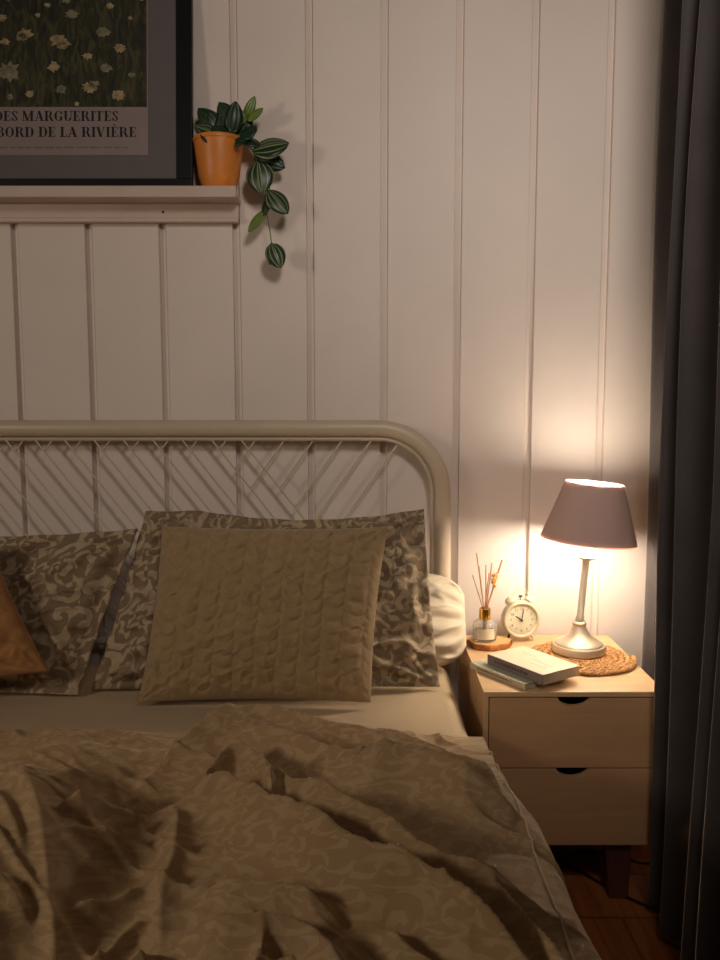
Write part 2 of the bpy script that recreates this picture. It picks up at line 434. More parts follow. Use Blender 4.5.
R_ = [
 (([(140, 734), (180, 717), (225, 704), (262, 700), (300, 703), (345, 710), (400, 719), (450, 729), (485, 742)]), .028, .045, .02),
 (([(225, 715), (267, 721), (300, 729), (335, 744), (350, 760)]), .03, .022, .02),
 (([(300, 712), (345, 712), (396, 726), (442, 738), (487, 753), (503, 772)]), .028, .016, .03),
 (([(290, 752), (325, 744), (354, 750), (383, 744), (437, 749), (483, 753), (505, 770)]), .034, .02, .025),
 (([(340, 752), (375, 757), (412, 760), (467, 773), (521, 779)]), .046, .03, .022),
 (([(262, 745), (300, 780), (337, 806), (383, 827), (437, 853), (496, 861), (545, 866)]), .042, .02, .035),
 (([(225, 768), (262, 796), (300, 819), (354, 846), (417, 869), (467, 894), (517, 923), (567, 958)]), .046, .028, .03),
 (([(480, 858), (500, 868), (533, 898), (567, 932), (590, 965)]), .030, .022, .02),
 (([(440, 905), (480, 910), (530, 935), (560, 955)]), .018, .018, .018),
 (([(172, 757), (200, 759), (221, 763), (246, 780), (267, 801), (300, 818)]), .034, .018, .03),
 (([(195, 755), (212, 745), (237, 736), (258, 749), (271, 772), (267, 794)]), .034, .016, .022),
 (([(271, 751), (292, 772), (325, 801), (358, 817), (400, 830)]), .020, .02, .02),
 (([(160, 750), (175, 765), (172, 800), (160, 830), (158, 880)]), .018, .05, .03),
 (([(205, 835), (250, 850), (300, 862), (345, 880)]), .020, .03, .03),
 (([(180, 870), (230, 885), (290, 890), (330, 915), (360, 950)]), .026, .03, .035),
 (([(225, 930), (280, 925), (330, 940), (380, 975)]), .022, .03, .03),
 (([(245, 860), (262, 890), (255, 920), (235, 950)]), .018, .02, .02),
 (([(380, 880), (405, 905), (440, 925), (470, 955)]), .018, .022, .022),
 (([(40, 772), (80, 765), (120, 755), (150, 752)]), .020, .018, .025),
 (([(55, 793), (100, 782), (150, 772)]), .022, .025, .012),
 (([(50, 812), (90, 800), (135, 793), (158, 795)]), .014, .02, .02),
 (([(50, 862), (80, 848), (120, 835), (150, 815)]), .016, .03, .022),
 (([(60, 900), (100, 880), (130, 855), (150, 850)]), .016, .02, .022),
 (([(20, 950), (70, 920), (120, 905), (170, 885)]), .022, .03, .03),
 (([(100, 960), (150, 935), (190, 915)]), .018, .025, .03),
 (([(6, 738), (22, 772), (38, 805), (48, 850), (50, 885), (35, 915), (5, 940)]), .016, .022, .05),
 (([(-20, 780), (5, 800), (25, 830)]), .01, .02, .02),
 (([(-30, 860), (0, 850), (30, 868)]), .012, .02, .02),
]
acc = 0
for pts, h, w1, w2 in R_: acc = acc+ridge(pts, h*2.1, w1*.9, w2*.9)**3
H += acc**(1/3)
# small creases running with the folds
ang = math.radians(-35); ca, sa = math.cos(ang), math.sin(ang)
XA = X*ca+Y*sa; YA = -X*sa+Y*ca
wx = fbm(X*5, Y*5, 3)*.12
rid = 1-np.abs(fbm((XA+wx)*3.2, (YA+wx)*11, 11, 2))*7
rid2 = 1-np.abs(fbm((X+wx)*9, (Y-wx)*9, 21, 2))*4
H += .012*np.clip(rid, 0, 1)**1.5+.004*np.clip(rid2, 0, 1)**2+.022*fbm(X*4, Y*4, 5, 3)
H += .0035*fbm(X*30, Y*30, 8, 2)
Zs = ZD-.03+H
Zs = np.maximum(Zs, .515)
hs = np.clip((Y0-Y)/.035, 0, 1)
hs = np.sqrt(1-(1-hs)**2); Zs = .512+(Zs-.512)*hs
# over the right side: roll over the mattress edge and hang
edge = XR+.075*np.clip((-1.0-Y)/.6, 0, 1)-.03*np.clip((Y+.82)/.10, 0, 1)+.03*np.exp(-((Y+1.1)/.2)**2)+.012*fbm(Y*3, Y*0, 31, 1)
R0 = .05
over = X-(edge-R0)
th = np.clip(over/R0, 0, PI/2)
hang = np.clip(over-R0*PI/2, 0, None)
Xn = np.where(over > 0, edge-R0+R0*np.sin(th)+hang*(.10+.22*fbm(Y*7, Y*0+2, 41, 2)), X)
Zn = np.where(over > 0, Zs-R0*(1-np.cos(th))-hang, Zs)
Xn = np.where(over > 0, np.maximum(Xn, MX1+.012), Xn)
Zn = np.maximum(Zn, .20)
verts = np.stack([Xn, Y, Zn], -1).reshape(-1, 3)
uv = np.stack([X, Y+H*1.5], -1).reshape(-1, 2)
duv = obj('duvet', verts.tolist(), grid_faces(nx, ny, flip=True), M['duvet'], uv=uv)
tag(duv, 'rumpled taupe duvet with a pale leafy scroll print spread over the bed', 'duvet')
sm = duv.modifiers.new('thick', 'SOLIDIFY'); sm.thickness = .006; sm.offset = -1
# seam of the side
ix = int(np.searchsorted(s, XR-R0+.045)); pp = [tuple(verts[j*nx+ix]+np.array([.0015, 0, .0015])) for j in range(0, ny, 3)]
MB().tube(pp, .0022, 6).build('piping', M['piping'], duv, True)

# ------------------------------------------------------------------ pillows
def pillow(name, TL, TR, BR, BL, thick, mat, nu=90, nv=80, pinch=.05, flange=0, sag=None, wr=.012, seed=1, back=.55, disp=None, power=2.4, rnd=0, uvs=1, wfreq=5):
    """cushion laid into the quad of its four corners, puffed along the quad's normal"""
    TL, TR, BR, BL = [np.array(p) for p in (TL, TR, BR, BL)]
    u = np.linspace(-1, 1, nu); v = np.linspace(-1, 1, nv); U, V = np.meshgrid(u, v)
    W = (np.linalg.norm(TR-TL)+np.linalg.norm(BR-BL))/2; Hh = (np.linalg.norm(TL-BL)+np.linalg.norm(TR-BR))/2
    U2 = U*(1-pinch*(1-V**2)); V2 = V*(1-pinch*(1-U**2))
    if rnd:      # rounded ends
        q_ = np.clip((np.abs(U)-(1-rnd*1.6))/(rnd*1.6), 0, 1); V2 = V2*(.45+.55*np.sqrt(1-.98*q_**2))
    a = (U2+1)/2; b = (V2+1)/2
    P = ((1-a)*(1-b))[..., None]*BL+(a*(1-b))[..., None]*BR+((1-a)*b)[..., None]*TL+(a*b)[..., None]*TR
    n = np.cross(TR-TL, TL-BL); n /= np.linalg.norm(n)      # points to -y (towards camera) for a standing cushion
    if n[1] > 0: n = -n
    if flange:
        fu = np.clip((1-np.abs(U))*W/2-flange, 0, None)/(W/2-flange); fv = np.clip((1-np.abs(V))*Hh/2-flange, 0, None)/(Hh/2-flange)
        eu = 1-fu; ev = 1-fv
    else: eu = np.abs(U); ev = np.abs(V)
    prof_ = (np.clip(1-eu**power, 0, 1)*np.clip(1-ev**power, 0, 1))**.55
    edge_ = np.minimum(1-np.abs(U), 1-np.abs(V))
    cr = fbm(U*wfreq+seed*7.3, V*wfreq+seed, seed, 3)
    rd = np.clip(1-np.abs(fbm(U*wfreq*.8+V*1.5+seed, V*wfreq*.8-U*2, seed+9, 2))*4.5, 0, 1)**2
    ang_ = np.arctan2(1-np.abs(V), 1-np.abs(U)+1e-6)
    corner = np.exp(-((1-np.abs(U))**2+(1-np.abs(V))**2)*3)*np.sin(ang_*14+seed)*.5
    Tk = prof_*thick*.5
    act = np.clip(edge_*8, .12, 1)
    front = Tk+(cr*1.6+rd*.8+corner)*wr*act
    if flange: front = front+.004*np.sin(U*21+V*17+seed)*(1-np.clip(prof_*4, 0, 1))
    if disp is not None: front = front+disp(U, V)*np.clip(edge_*12, .3, 1)
    bk = -Tk*back-.004+0*front
    if flange: bk = np.minimum(bk, front-.004); m0 = (1-np.clip(prof_*4, 0, 1)); bk = bk*(1-m0)+(front-.005)*m0
    if sag is not None: P = P+sag(U, V)[..., None]*np.array([0, 0, 1.])
    A = P+front[..., None]*n; B = P+bk[..., None]*n
    vs = np.concatenate([A.reshape(-1, 3), B.reshape(-1, 3)])
    N = nu*nv
    f = grid_faces(nu, nv)+grid_faces(nu, nv, N, True)
    rim = [i for i in range(nu)]+[j*nu+nu-1 for j in range(1, nv)]+[(nv-1)*nu+i for i in range(nu-2, -1, -1)]+[j*nu for j in range(nv-2, 0, -1)]
    for i in range(len(rim)):
        a0 = rim[i]; a1 = rim[(i+1) % len(rim)]; f.append((a0, a0+N, a1+N, a1))
    uvc = np.stack([U*W/2+seed*1.37, V*Hh/2+seed*.73], -1).reshape(-1, 2); uvc = np.concatenate([uvc, uvc+3])
    o = obj(name, vs.tolist(), f, mat, uv=uvc)
    return o, A

BT = .503   # mattress top
# plain sleeping pillow at the very back
o, _ = pillow('pillow', (-.52, -.115, .775), (.30, -.125, .768), (.305, -.20, BT+.012), (-.52, -.20, BT+.012), .16, M['pillow'], pinch=.0, wr=.008, seed=3, power=3.2, back=.35, rnd=.16, wfreq=4,
   disp=lambda U, V: .0045*np.sin(V*16+U*3+2*np.sin(U*2.5))*np.clip((U-.55)*4, 0, 1))
tag(o, 'plain cream pillow with a rounded ruched end next to the nightstand', 'pillow')
# right scroll-print pillow
TLp, TRp, BRp, BLp = at(146, 511, -.19), at(424, 506, -.19), at(440, 705, -.35), at(92, 705, -.37)
BRp.z = BT+.008; BLp.z = BT+.008
o, _ = pillow('pillow', TLp, TRp, BRp, BLp, .10, M['pcase'], nu=120, nv=90, pinch=.015, flange=.03, wr=.026, seed=5,
   sag=lambda U, V: -.030*np.clip(1-((U-.25)/.85)**2, 0, 1)*np.clip((V+1)/2, 0, 1)**2, back=.6)
tag(o, 'large scroll-print pillow with a flanged edge, standing behind the square cable-knit cushion', 'pillow', )
# left scroll-print pillow
TLq, TRq, BRq, BLq = at(-170, 533, -.20), at(138, 529, -.23), at(78, 704, -.41), at(-200, 710, -.38)
BRq.z = BT+.008; BLq.z = BT+.008
o, _ = pillow('pillow', TLq, TRq, BRq, BLq, .10, M['pcase'], nu=120, nv=90, pinch=.02, flange=.03, wr=.022, seed=8,
   sag=lambda U, V: -.012*np.clip(1-U**2, 0, 1)*np.clip((V+1)/2, 0, 1)**2, back=.5)
tag(o, 'dim scroll-print pillow at the left, half hidden by a tan cushion', 'pillow')
# cable knit cushion
def knit(U, V, nu_=11, nv_=13, a=.0055):
    U = U+.03*fbm(U*4, V*4, 71, 2); V = V+.03*fbm(U*4+9, V*4, 72, 2)
    c = U*nu_/2; kk = np.floor(c); l = c-kk-.5
    ph = V*nv_/2*PI+(kk % 2)*PI/2+1.5*(1-4*l*l)+.8*l
    h2 = np.abs(np.sin(ph))**.6*(1-np.abs(2*l)**5*.8)
    return a*(h2-.5)+.002*fbm(U*30, V*30, 4, 2)
TLc, TRc, BRc, BLc = at(162, 526, -.30), at(388, 527, -.33), at(371, 706, -.48), at(138, 709, -.48)
BRc.z = BT+.014; BLc.z = BT+.014
o, _ = pillow('cushion', TLc, TRc, BRc, BLc, .17, M['knit'], nu=260, nv=240, pinch=.035, wr=.006, seed=2, disp=lambda U, V: knit(U, V), back=.42, power=2.2)
tag(o, 'large square beige cable-knit cushion standing in front of the right-hand scroll-print pillow', 'cushion')
TLd, TRd, BRd, BLd = at(-205, 560, -.36), at(-14, 535, -.36), at(48, 671, -.47), at(-160, 712, -.50)
BLd.z = BT+.012
o, _ = pillow('cushion', TLd, TRd, BRd, BLd, .15, M['knit2'], nu=130, nv=130, pinch=.03, wr=.008, seed=12, disp=lambda U, V: knit(U, V, 7, 8, .005), back=.35, power=2.2)
tag(o, 'tan cushion cut off by the left edge of the picture', 'cushion')

# ------------------------------------------------------------------ nightstand
NX0, NX1, NY0, NY1 = .305, .754, -.52, -.03
NZ1 = .559; NZ0 = at(570, 846, NY0).z
ns = thing('nightstand', 'light birch nightstand with two drawers between the bed and the curtain', 'nightstand', ((NX0+NX1)/2, (NY0+NY1)/2, 0))
tk = .013
MB().box(*rel((NX0, NY0, NZ1-tk), ns), *rel((NX1, NY1, NZ1), ns)).build('top_panel', M['ns'], ns, bevel=.0015)
for x0 in (NX0, NX1-tk):
    MB().box(*rel((x0, NY0, NZ0), ns), *rel((x0+tk, NY1, NZ1-tk), ns)).build('side_panel', M['ns'], ns, bevel=.001)
MB().box(*rel((NX0+tk, NY0+.004, NZ0), ns), *rel((NX1-tk, NY1, NZ0+tk), ns)).build('bottom_panel', M['ns'], ns)
MB().box(*rel((NX0+tk, NY1-.008, NZ0+tk), ns), *rel((NX1-tk, NY1, NZ1-tk), ns)).build('back_panel', M['ns'], ns)
zmid = at(570, 768.5, NY0).z
def drawer(z0, z1):
    x0, x1 = NX0+tk+.002, NX1-tk-.002; cx = (x0+x1)/2; r = .040; dp = .0215
    pts = [(x0, z0), (x1, z0), (x1, z1)]
    for k_ in range(15):
        a = k_*PI/14; pts.append((cx+r*math.cos(a)*(1 if k_ in (0, 14) else .97), z1-dp*math.sin(a)))
    pts.append((x0, z1))
    n = len(pts); y0, y1 = NY0+.002, NY0+.018
    v = [rel((x, y0, z), ns) for x, z in pts]+[rel((x, y1, z), ns) for x, z in pts]
    f = [tuple(range(n)), tuple(range(2*n-1, n-1, -1))]+[(i, i+n, (i+1) % n+n, (i+1) % n) for i in range(n)]
    d = MB().add(v, f).build('drawer', M['nsf'], ns, bevel=.0008)
    # drawer box behind the front, coloured near-black as the shade in the finger notch
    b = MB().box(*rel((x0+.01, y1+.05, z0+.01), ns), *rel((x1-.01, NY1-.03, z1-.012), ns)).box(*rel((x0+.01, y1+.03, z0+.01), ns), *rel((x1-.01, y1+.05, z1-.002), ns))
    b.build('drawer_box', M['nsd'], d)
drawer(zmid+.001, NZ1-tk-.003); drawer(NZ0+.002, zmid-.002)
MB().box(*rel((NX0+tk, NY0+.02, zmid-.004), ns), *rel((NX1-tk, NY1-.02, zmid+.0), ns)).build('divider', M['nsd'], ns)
def nleg(cx, cy, sx, sy):
    t_ = .026; v = []; d1 = .034; d0 = .025
    for z, d, o_ in ((NZ0, d1, 0), (0, d0, .022)):
        for (a, b) in ((-1, -1), (1, -1), (1, 1), (-1, 1)): v.append(rel((cx+a*d+sx*o_*.3, cy+b*d*.7+sy*o_*.2, z), ns))
    return MB().add(v, [(0, 1, 2, 3), (7, 6, 5, 4)]+[(i, (i+1) % 4, (i+1) % 4+4, i+4) for i in range(4)]).build('leg', M['leg'], ns, bevel=.003)
lx = at(613, 880, NY0+.06).x
lx2 = NX0+NX1-lx
for cx, sx in ((lx, 1), (lx2, -1)):
    for cy, sy in ((NY0+.05, -1), (NY1-.06, 1)): nleg(cx, cy, sx, sy)
MB().box(*rel((lx2-.03, NY0+.04, NZ0-.018), ns), *rel((lx+.03, NY0+.06, NZ0), ns)).build('cross_rail', M['leg'], ns)

# ------------------------------------------------------------------ things on the nightstand
TZ = NZ1
# seagrass placemat : a rope coil
pc = onz(581, 657, TZ+.006); pc.z = TZ
mt = thing('placemat', 'round braided seagrass placemat under the table lamp', 'placemat', pc)
turns = 8.0; R1 = .148; pts = []
N = 720
mbm = MB()
for strand in range(2):
    pts = []
    for i in range(N+1):
        q = i/N; r = .004+(R1-.009)*q; a = 2*PI*turns*q; tw = r*a*.0+i*2*PI/ (5.2)*0
        sph = (2*PI*sum([0])+ (R1*PI*turns*q*q)/.022*2*PI) + strand*PI
        rr = r+.0045*math.cos(sph); pts.append((rr*math.cos(a), rr*math.sin(a), .0068+.0028*math.sin(sph)))
    mbm.tube(pts, .0055, 5)
mbm.lathe([(0.0005, .0012), (R1-.012, .0012), (R1-.012, .004), (0.0005, .004)], 48)
mm = mbm.build('braided_coil', M['mat'], mt, True)
# lamp
lp = at(578.5, 655, -.235); lp = Vector((lp.x, -.235, TZ+.0135))
lamp = thing('table_lamp', 'lit table lamp with a mauve tapered shade and slim champagne metal stand', 'lamp', lp)
MB().lathe([(.0, 0), (.070, 0), (.073, .003), (.073, .019), (.071, .022), (.067, .023), (.066, .026), (.062, .029), (.054, .033), (.040, .041), (.028, .053), (.0195, .068), (.0175, .074), (.019, .077), (.019, .083), (.015, .087), (0, .088)], 48).build('base', M['steel'], lamp, True)
tilt = Matrix.Translation((0, 0, .086)) @ Matrix.Rotation(math.radians(4.6), 4, 'Y')
zs0 = at(586, 559, -.235).z-lp.z-.086      # height of the little saucer
mbp = MB()
mbp.lathe([(.0125, 0), (.0125, .012), (.0095, .016), (.0105, zs0-.01), (.0115, zs0)], 8, tilt)
mbp.build('pole', M['steel'], lamp, True)
MB().lathe([(.006, zs0-.004), (.020, zs0), (.034, zs0+.006), (.036, zs0+.009), (.033, zs0+.010), (.012, zs0+.007), (.012, zs0+.020), (.0125, zs0+.024), (.0125, zs0+.043), (0, zs0+.043)], 32, tilt).build('candle_collar', M['ringc'], lamp, True)
zb = at(587, 541, -.235).z-lp.z-.086; ztp = at(590, 483, -.235).z-lp.z-.086
RB, RT = .130, .079
zb += .004
sh = MB()
sh.lathe([(RB, zb), (RT, ztp)], 64, tilt, close=False)
so = sh.build('lamp_shade', M['shade'], lamp, True)
so['label'] = 'mauve fabric shade'
sl_ = MB().lathe([(RB-.002, zb+.001), (RT-.002, ztp-.001)], 64, tilt, close=False).build('shade_lining', M['shadein'], so, True)
for R__, z_ in ((RB, zb), (RT, ztp)):
    rg = MB(); rg.tube([tilt @ Vector((R__*math.cos(a*PI/24), R__*math.sin(a*PI/24), z_)) for a in range(49)], .0022, 6)
    rg.build('shade_trim', M['shade'], so, True)
sp = MB()
for a in range(3):
    an = a*2*PI/3+.4; sp.tube([tilt @ Vector((.0155*math.cos(an), .0155*math.sin(an), zs0+.026)), tilt @ Vector((RT*math.cos(an), RT*math.sin(an), ztp-.004))], .0012, 6)
sp.build('shade_carrier', M['steel'], so, True)
zbl = zs0+.042
MB().lathe([(.012, zbl), (.022, zbl+.005), (.029, zbl+.016), (.031, zbl+.03), (.029, zbl+.044), (.021, zbl+.06), (.015, zbl+.075), (.013, ztp-.03), (.012, ztp-.012), (.009, ztp), (.005, ztp+.004), (0.0001, ztp+.005)], 28, tilt).build('bulb', M['bulb'], lamp, True)
bulbc = lp+(tilt @ Vector((0, 0, zbl+.075)))
# lamp cord over the mat, off the right of the nightstand and down to the floor
cp = [(lp.x+.079, -.245, TZ+.018), (lp.x+.11, -.25, TZ+.019), (at(635, 653, -.27).x, -.27, TZ+.017), (.722, -.33, TZ+.006), (.742, -.36, TZ-.004), (.752, -.37, TZ-.06), (.755, -.36, .30), (.75, -.34, .06), (.72, -.33, .0045), (.64, -.36, .0045), (at(600, 850, -.25).x, -.33, .0045), (.46, -.38, .0045)]
MB().tube(spline(cp, 8), .0022, 6).build('cord', M['cord2'], lamp, True)

# wood slice
wc = onz(489, 642, TZ+.012)
ws = MB(); n = 40; v = []; rr = []
for j in range(n):
    a = 2*PI*j/n; rr.append(.064*(1+.05*math.sin(3*a+1)+.03*math.sin(7*a)+.02*math.sin(13*a)))
for z, k_ in ((0, .95), (.004, 1.0), (.014, 1.0), (.018, .96)):
    for j in range(n): v.append((rr[j]*k_*math.cos(2*PI*j/n), rr[j]*k_*.82*math.sin(2*PI*j/n), z))
f = []
for i in range(3):
    for j in range(n): f.append((i*n+j, i*n+(j+1) % n, (i+1)*n+(j+1) % n, (i+1)*n+j))
wsr = thing('wood_slice', 'small round wood slice with bark edge under the reed diffuser', 'coaster', (wc.x, wc.y, TZ))
MB().add(v, f+[tuple(range(n-1, -1, -1))]).build('bark', M['bark'], wsr, True)
MB().add([(x*.999, y*.999, .0185) for x, y, z in v[3*n:]]+[(x, y, .016) for x, y, z in v[3*n:]], [tuple(range(n))]+[(j+n, (j+1) % n+n, (j+1) % n, j) for j in range(n)]).build('cut_face', M['slice'], wsr)
# diffuser
db = Vector((at(484.5, 636, wc.y).x, wc.y, TZ+.0188))
df = thing('reed_diffuser', 'glass reed diffuser with a gold collar and thin reeds beside the alarm clock', 'reed diffuser', db)
MB().lathe([(0, 0), (.030, 0), (.034, .003), (.035, .008), (.035, .045), (.032, .053), (.022, .059), (.014, .062), (.014, .075), (.011, .075), (.011, .06), (.020, .055), (.030, .049), (.032, .044), (.032, .008), (.029, .005), (0, .005)], 40).build('bottle', M['glass'], df, True)
MB().lathe([(0, .0055), (.0285, .0055), (.0312, .009), (.0312, .030), (0, .030)], 32).build('oil', M['glass'], df, True)
MB().lathe([(.0155, .063), (.0165, .064), (.0165, .092), (.0155, .094), (.0125, .094), (.0125, .0755), (.0145, .075), (.0145, .063)], 32, close=False).build('collar', M['gold'], df, True)
lb = MB(); v = []
for k_ in range(9):
    a = -PI/2-.75+k_*1.5/8
    v += [(.0356*math.cos(a), .0356*math.sin(a), .010), (.0356*math.cos(a), .0356*math.sin(a), .040)]
o = lb.add(v, [(2*i, 2*i+2, 2*i+3, 2*i+1) for i in range(8)]).build('paper_label', M['clockf'], df); 
for (px, py, r, m_, bx, dy) in ((476.5, 553, .0016, 'reed', -.004, -.02), (472.5, 575, .0014, 'reed', -.006, .01), (479, 566, .0014, 'reed', -.002, .02), (486, 565, .0018, 'reedp', .002, -.01), (492, 563, .0018, 'reedp', .004, .012), (502, 560, .0024, 'reed', .006, 0), (497, 572, .0018, 'reedp', .007, -.012), (489, 573, .0014, 'reed', .001, .025)):
    tip = at(px, py, db.y+dy)-db
    MB().tube([(bx*.3, dy*.2, .012), (bx, dy*.3, .094), tuple(tip)], [r, r, r*1.1], 6).build('reed', M[m_], df, True)
fb = MB()
for k_ in range(16):
    c = at(494.5+random.uniform(-2.5, 2.5), 580+random.uniform(-6, 7), db.y-.012+random.uniform(-.006, .006))-db
    fb.lathe([(0, -.004), (.0035, -.002), (.0042, 0.001), (.002, .004), (0, .005)], 7, Matrix.Translation(c) @ Matrix.Rotation(random.uniform(-.6, .6), 4, 'X'))
fst = at(494, 588, db.y-.012)-db
fb.tube([(.004, -.004, .094), tuple(fst)], .0012, 5)
fb.build('dried_flower', M['flower'], df, True)

# alarm clock
cc = at(520, 618.5, -.085); CR = .0555
ck = thing('alarm_clock', 'cream twin-bell alarm clock with a round white face, beside the diffuser', 'clock', (cc.x, -.085, TZ), math.radians(7))
zc = cc.z-TZ
rot = Matrix.Translation((0, 0, zc)) @ Matrix.Rotation(PI/2, 4, 'X')      # lathe axis z -> -y
MB().lathe([(0, -.020), (.045, -.020), (CR-.004, -.016), (CR, -.010), (CR, .016), (CR-.002, .020), (CR-.006, .021), (CR-.009, .018), (CR-.010, .013), (0, .013)], 56, rot).build('case', M['clockc'], ck, True)
fa = MB().lathe([(0, .0135), (CR-.0105, .0135), (CR-.0105, .0145), (0, .0145)], 56, rot).build('dial', M['clockf'], ck, True)
mk = MB()
for k_ in range(60):
    a = 2*PI*k_/60; r0 = .0425; r1 = .0405 if k_ % 5 else .0385; w = .0002 if k_ % 5 else .0005
    c_, s_ = math.cos(a), math.sin(a)
    q = [(r0, -w), (r0, w), (r1, w), (r1, -w)]
    mk.add([rot @ Vector((x*c_-y*s_, x*s_+y*c_, .0149)) for x, y in q], [(0, 1, 2, 3)])
mk.build('minute_marks', M['clockd'], fa)
nm = MB()
for h in range(1, 13):
    cu = bpy.data.curves.new('t', 'FONT'); cu.body = str(h); cu.size = .0105; cu.align_x = 'CENTER'; cu.align_y = 'CENTER'
    to = bpy.data.objects.new('t', cu); C.objects.link(to); bpy.context.view_layer.update()
    tm = to.evaluated_get(bpy.context.evaluated_depsgraph_get()).to_mesh()
    a = PI/2-h*PI/6; c = Vector((.0325*math.cos(a), .0325*math.sin(a), .0150))
    nm.add([rot @ (v_.co+c) for v_ in tm.vertices], [tuple(p.vertices) for p in tm.polygons])
    bpy.data.objects.remove(to); bpy.data.curves.remove(cu)
nm.build('numerals', M['clockd'], fa)
def hand(ang, L, w, name, z_):
    c_, s_ = math.cos(ang), math.sin(ang); b = MB()
    q = [(-.006, -w*.6), (L*.75, -w), (L, 0), (L*.75, w), (-.006, w*.6)]
    n = len(q); v = [rot @ Vector((x*c_-y*s_, x*s_+y*c_, z)) for z in (z_, z_+.0007) for x, y in q]
    b.add(v, [tuple(range(n-1, -1, -1)), tuple(range(n, 2*n))]+[(i, (i+1) % n, (i+1) % n+n, i+n) for i in range(n)]).build(name, M['clockd'], ck)
hand(math.radians(90+58), .024, .0017, 'hour_hand', .0155); hand(math.radians(90-11), .036, .0012, 'minute_hand', .0165)
MB().lathe([(0, .0150), (.0025, .0150), (.0025, .0185), (0, .0185)], 16, rot).build('hand_pin', M['clockd'], ck)
for sx in (-1, 1):
    a = PI/2-sx*.50; base = Vector((math.cos(a)*CR, 0, zc+math.sin(a)*CR))
    Mt = Matrix.Translation(base) @ Matrix.Rotation(sx*.42, 4, 'Y')
    be = MB().lathe([(.003, -.002), (.003, .004), (.017, .005), (.0175, .008), (.015, .013), (.009, .017), (.003, .0185), (.003, .022), (0, .023)], 24, Mt).build('bell', M['clockc'], ck, True)
    lgp = Vector((sx*.030, 0, zc-CR*.80))
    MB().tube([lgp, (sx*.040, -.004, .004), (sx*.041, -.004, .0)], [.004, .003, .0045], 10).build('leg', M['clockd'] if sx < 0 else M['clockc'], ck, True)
MB().tube([(.026*math.cos(a), 0, zc+CR+.006+.029*math.sin(a)) for a in [i*PI/16 for i in range(17)]], .0018, 8).build('handle', M['clockc'], ck, True)
MB().tube([(0, 0, zc+CR-.003), (0, 0, zc+CR+.012)], .0012, 8).tube([(-.005, 0, zc+CR+.012), (.005, 0, zc+CR+.012)], .0035, 8).build('hammer', M['clockd'], ck, True)

# books
def book(name, quad_px, z0, th, cover, spine_m, label, lines):
    zt = z0+th; P = [onz(px, py, zt) for px, py in quad_px]       # left, back, right, front
    L, B, R, Fq = P; c = (L+B+R+Fq)/4; e1 = ((Fq-L)+(R-B))/2; e2 = ((B-L)+(R-Fq))/2     # e1 along the spine, e2 across
    e2 = (e2-e1*e2.dot(e1)/e1.dot(e1))
    a = math.atan2(e1.y, e1.x); w = e1.length; d = e2.length
    t = thing(name, label, 'book', (c.x, c.y, z0), a, None)
    ct = .0016
    MB().box(-w/2, -d/2, th-ct, w/2, d/2, th).build('front_cover', cover, t, bevel=.0005)
    MB().box(-w/2, -d/2, 0, w/2, d/2, ct).build('back_cover', cover, t, bevel=.0005)
    MB().box(-w/2, -d/2-.001, 0.0002, w/2, -d/2+.0015, th-.0002).build('spine', spine_m, t, bevel=.0008)
    MB().box(-w/2+.003, -d/2+.0015, ct, w/2-.003, d/2-.003, th-ct).build('page_block', M['pages'], t)
    if lines:
        pr = MB()
        for (x0, x1, y) in lines:
            x = x0
            while x < x1:
                l_ = random.uniform(.003, .009); pr.add([(x*w, y*d-.0012, th+.0002), (x*w+l_, y*d-.0012, th+.0002), (x*w+l_, y*d+.0012, th+.0002), (x*w, y*d+.0012, th+.0002)], [(0, 1, 2, 3)]); x += (l_+.0025)/w
        pr.build('cover_print', M['bkink'], t)
    sp_ = MB(); x = -.36*w
    while x < .25*w:
        l_ = random.uniform(.003, .010); sp_.add([(x, -d/2-.0013, th*.38), (x+l_, -d/2-.0013, th*.38), (x+l_, -d/2-.0013, th*.62), (x, -d/2-.0013, th*.62)], [(0, 1, 2, 3)]); x += l_+.003
    sp_.build('spine_print', M['ink2'], t)
    return t
book('book', [(471, 661.5), (508, 654), (568, 674), (522, 684)], TZ+.0003, .016, M['bookg'], M['pages'], 'pale sage book, the lower of the two stacked at the front of the nightstand', None)
book('book', [(487.5, 653), (524, 646.5), (578, 664), (545, 676.5)], TZ+.0168, .026, M['bookw'], M['spine'], 'cream covered book lying on top of the sage book', [(-.30, -.02, .18), (.02, .36, -.02), (.08, .30, -.18), (-.05, .12, .04)])

# ------------------------------------------------------------------ shelf, frame, plant
SF = -.105                       # front plane of the shelf
pf = at(236, 190, SF); XS = pf.x
zlt = at(100, 185.5, SF).z; zlb = at(100, 197, SF).z
sh_ = thing('picture_ledge', 'narrow pinkish white picture ledge fixed to the panelled wall above the bed', 'shelf', (XS-.6, 0, zlb))
XL = XS-1.2
MB().box(*rel((XL, SF, zlb), sh_), *rel((XS, SF+.014, zlt), sh_)).build('front_lip', M['shelf'], sh_, bevel=.002)
MB().box(*rel((XL, SF+.014, zlb), sh_), *rel((XS, -.001, zlb+.012), sh_)).build('shelf_board', M['shelf'], sh_, bevel=.002)
zb1 = at(100, 218, -.02).z; zb2 = at(100, 222, -.03).z; XB = at(238.5, 210, -.02).x
MB().box(*rel((XL, -.020, zb1), sh_), *rel((XB, -.001, zlb), sh_)).build('wall_batten', M['shelf'], sh_, bevel=.002)
MB().box(*rel((XL, -.030, zb2), sh_), *rel((XB, -.001, zb1), sh_)).build('lower_trim', M['shelf'], sh_, bevel=.003)
sc = at(163, 212, -.0205)
MB().lathe([(0, 0), (.0035, 0), (.0035, .001), (0, .0012)], 12, Matrix.Translation(rel(sc, sh_)) @ Matrix.Rotation(PI/2, 4, 'X')).build('screw_hole', M['ink'], sh_)
SZ = zlb+.012
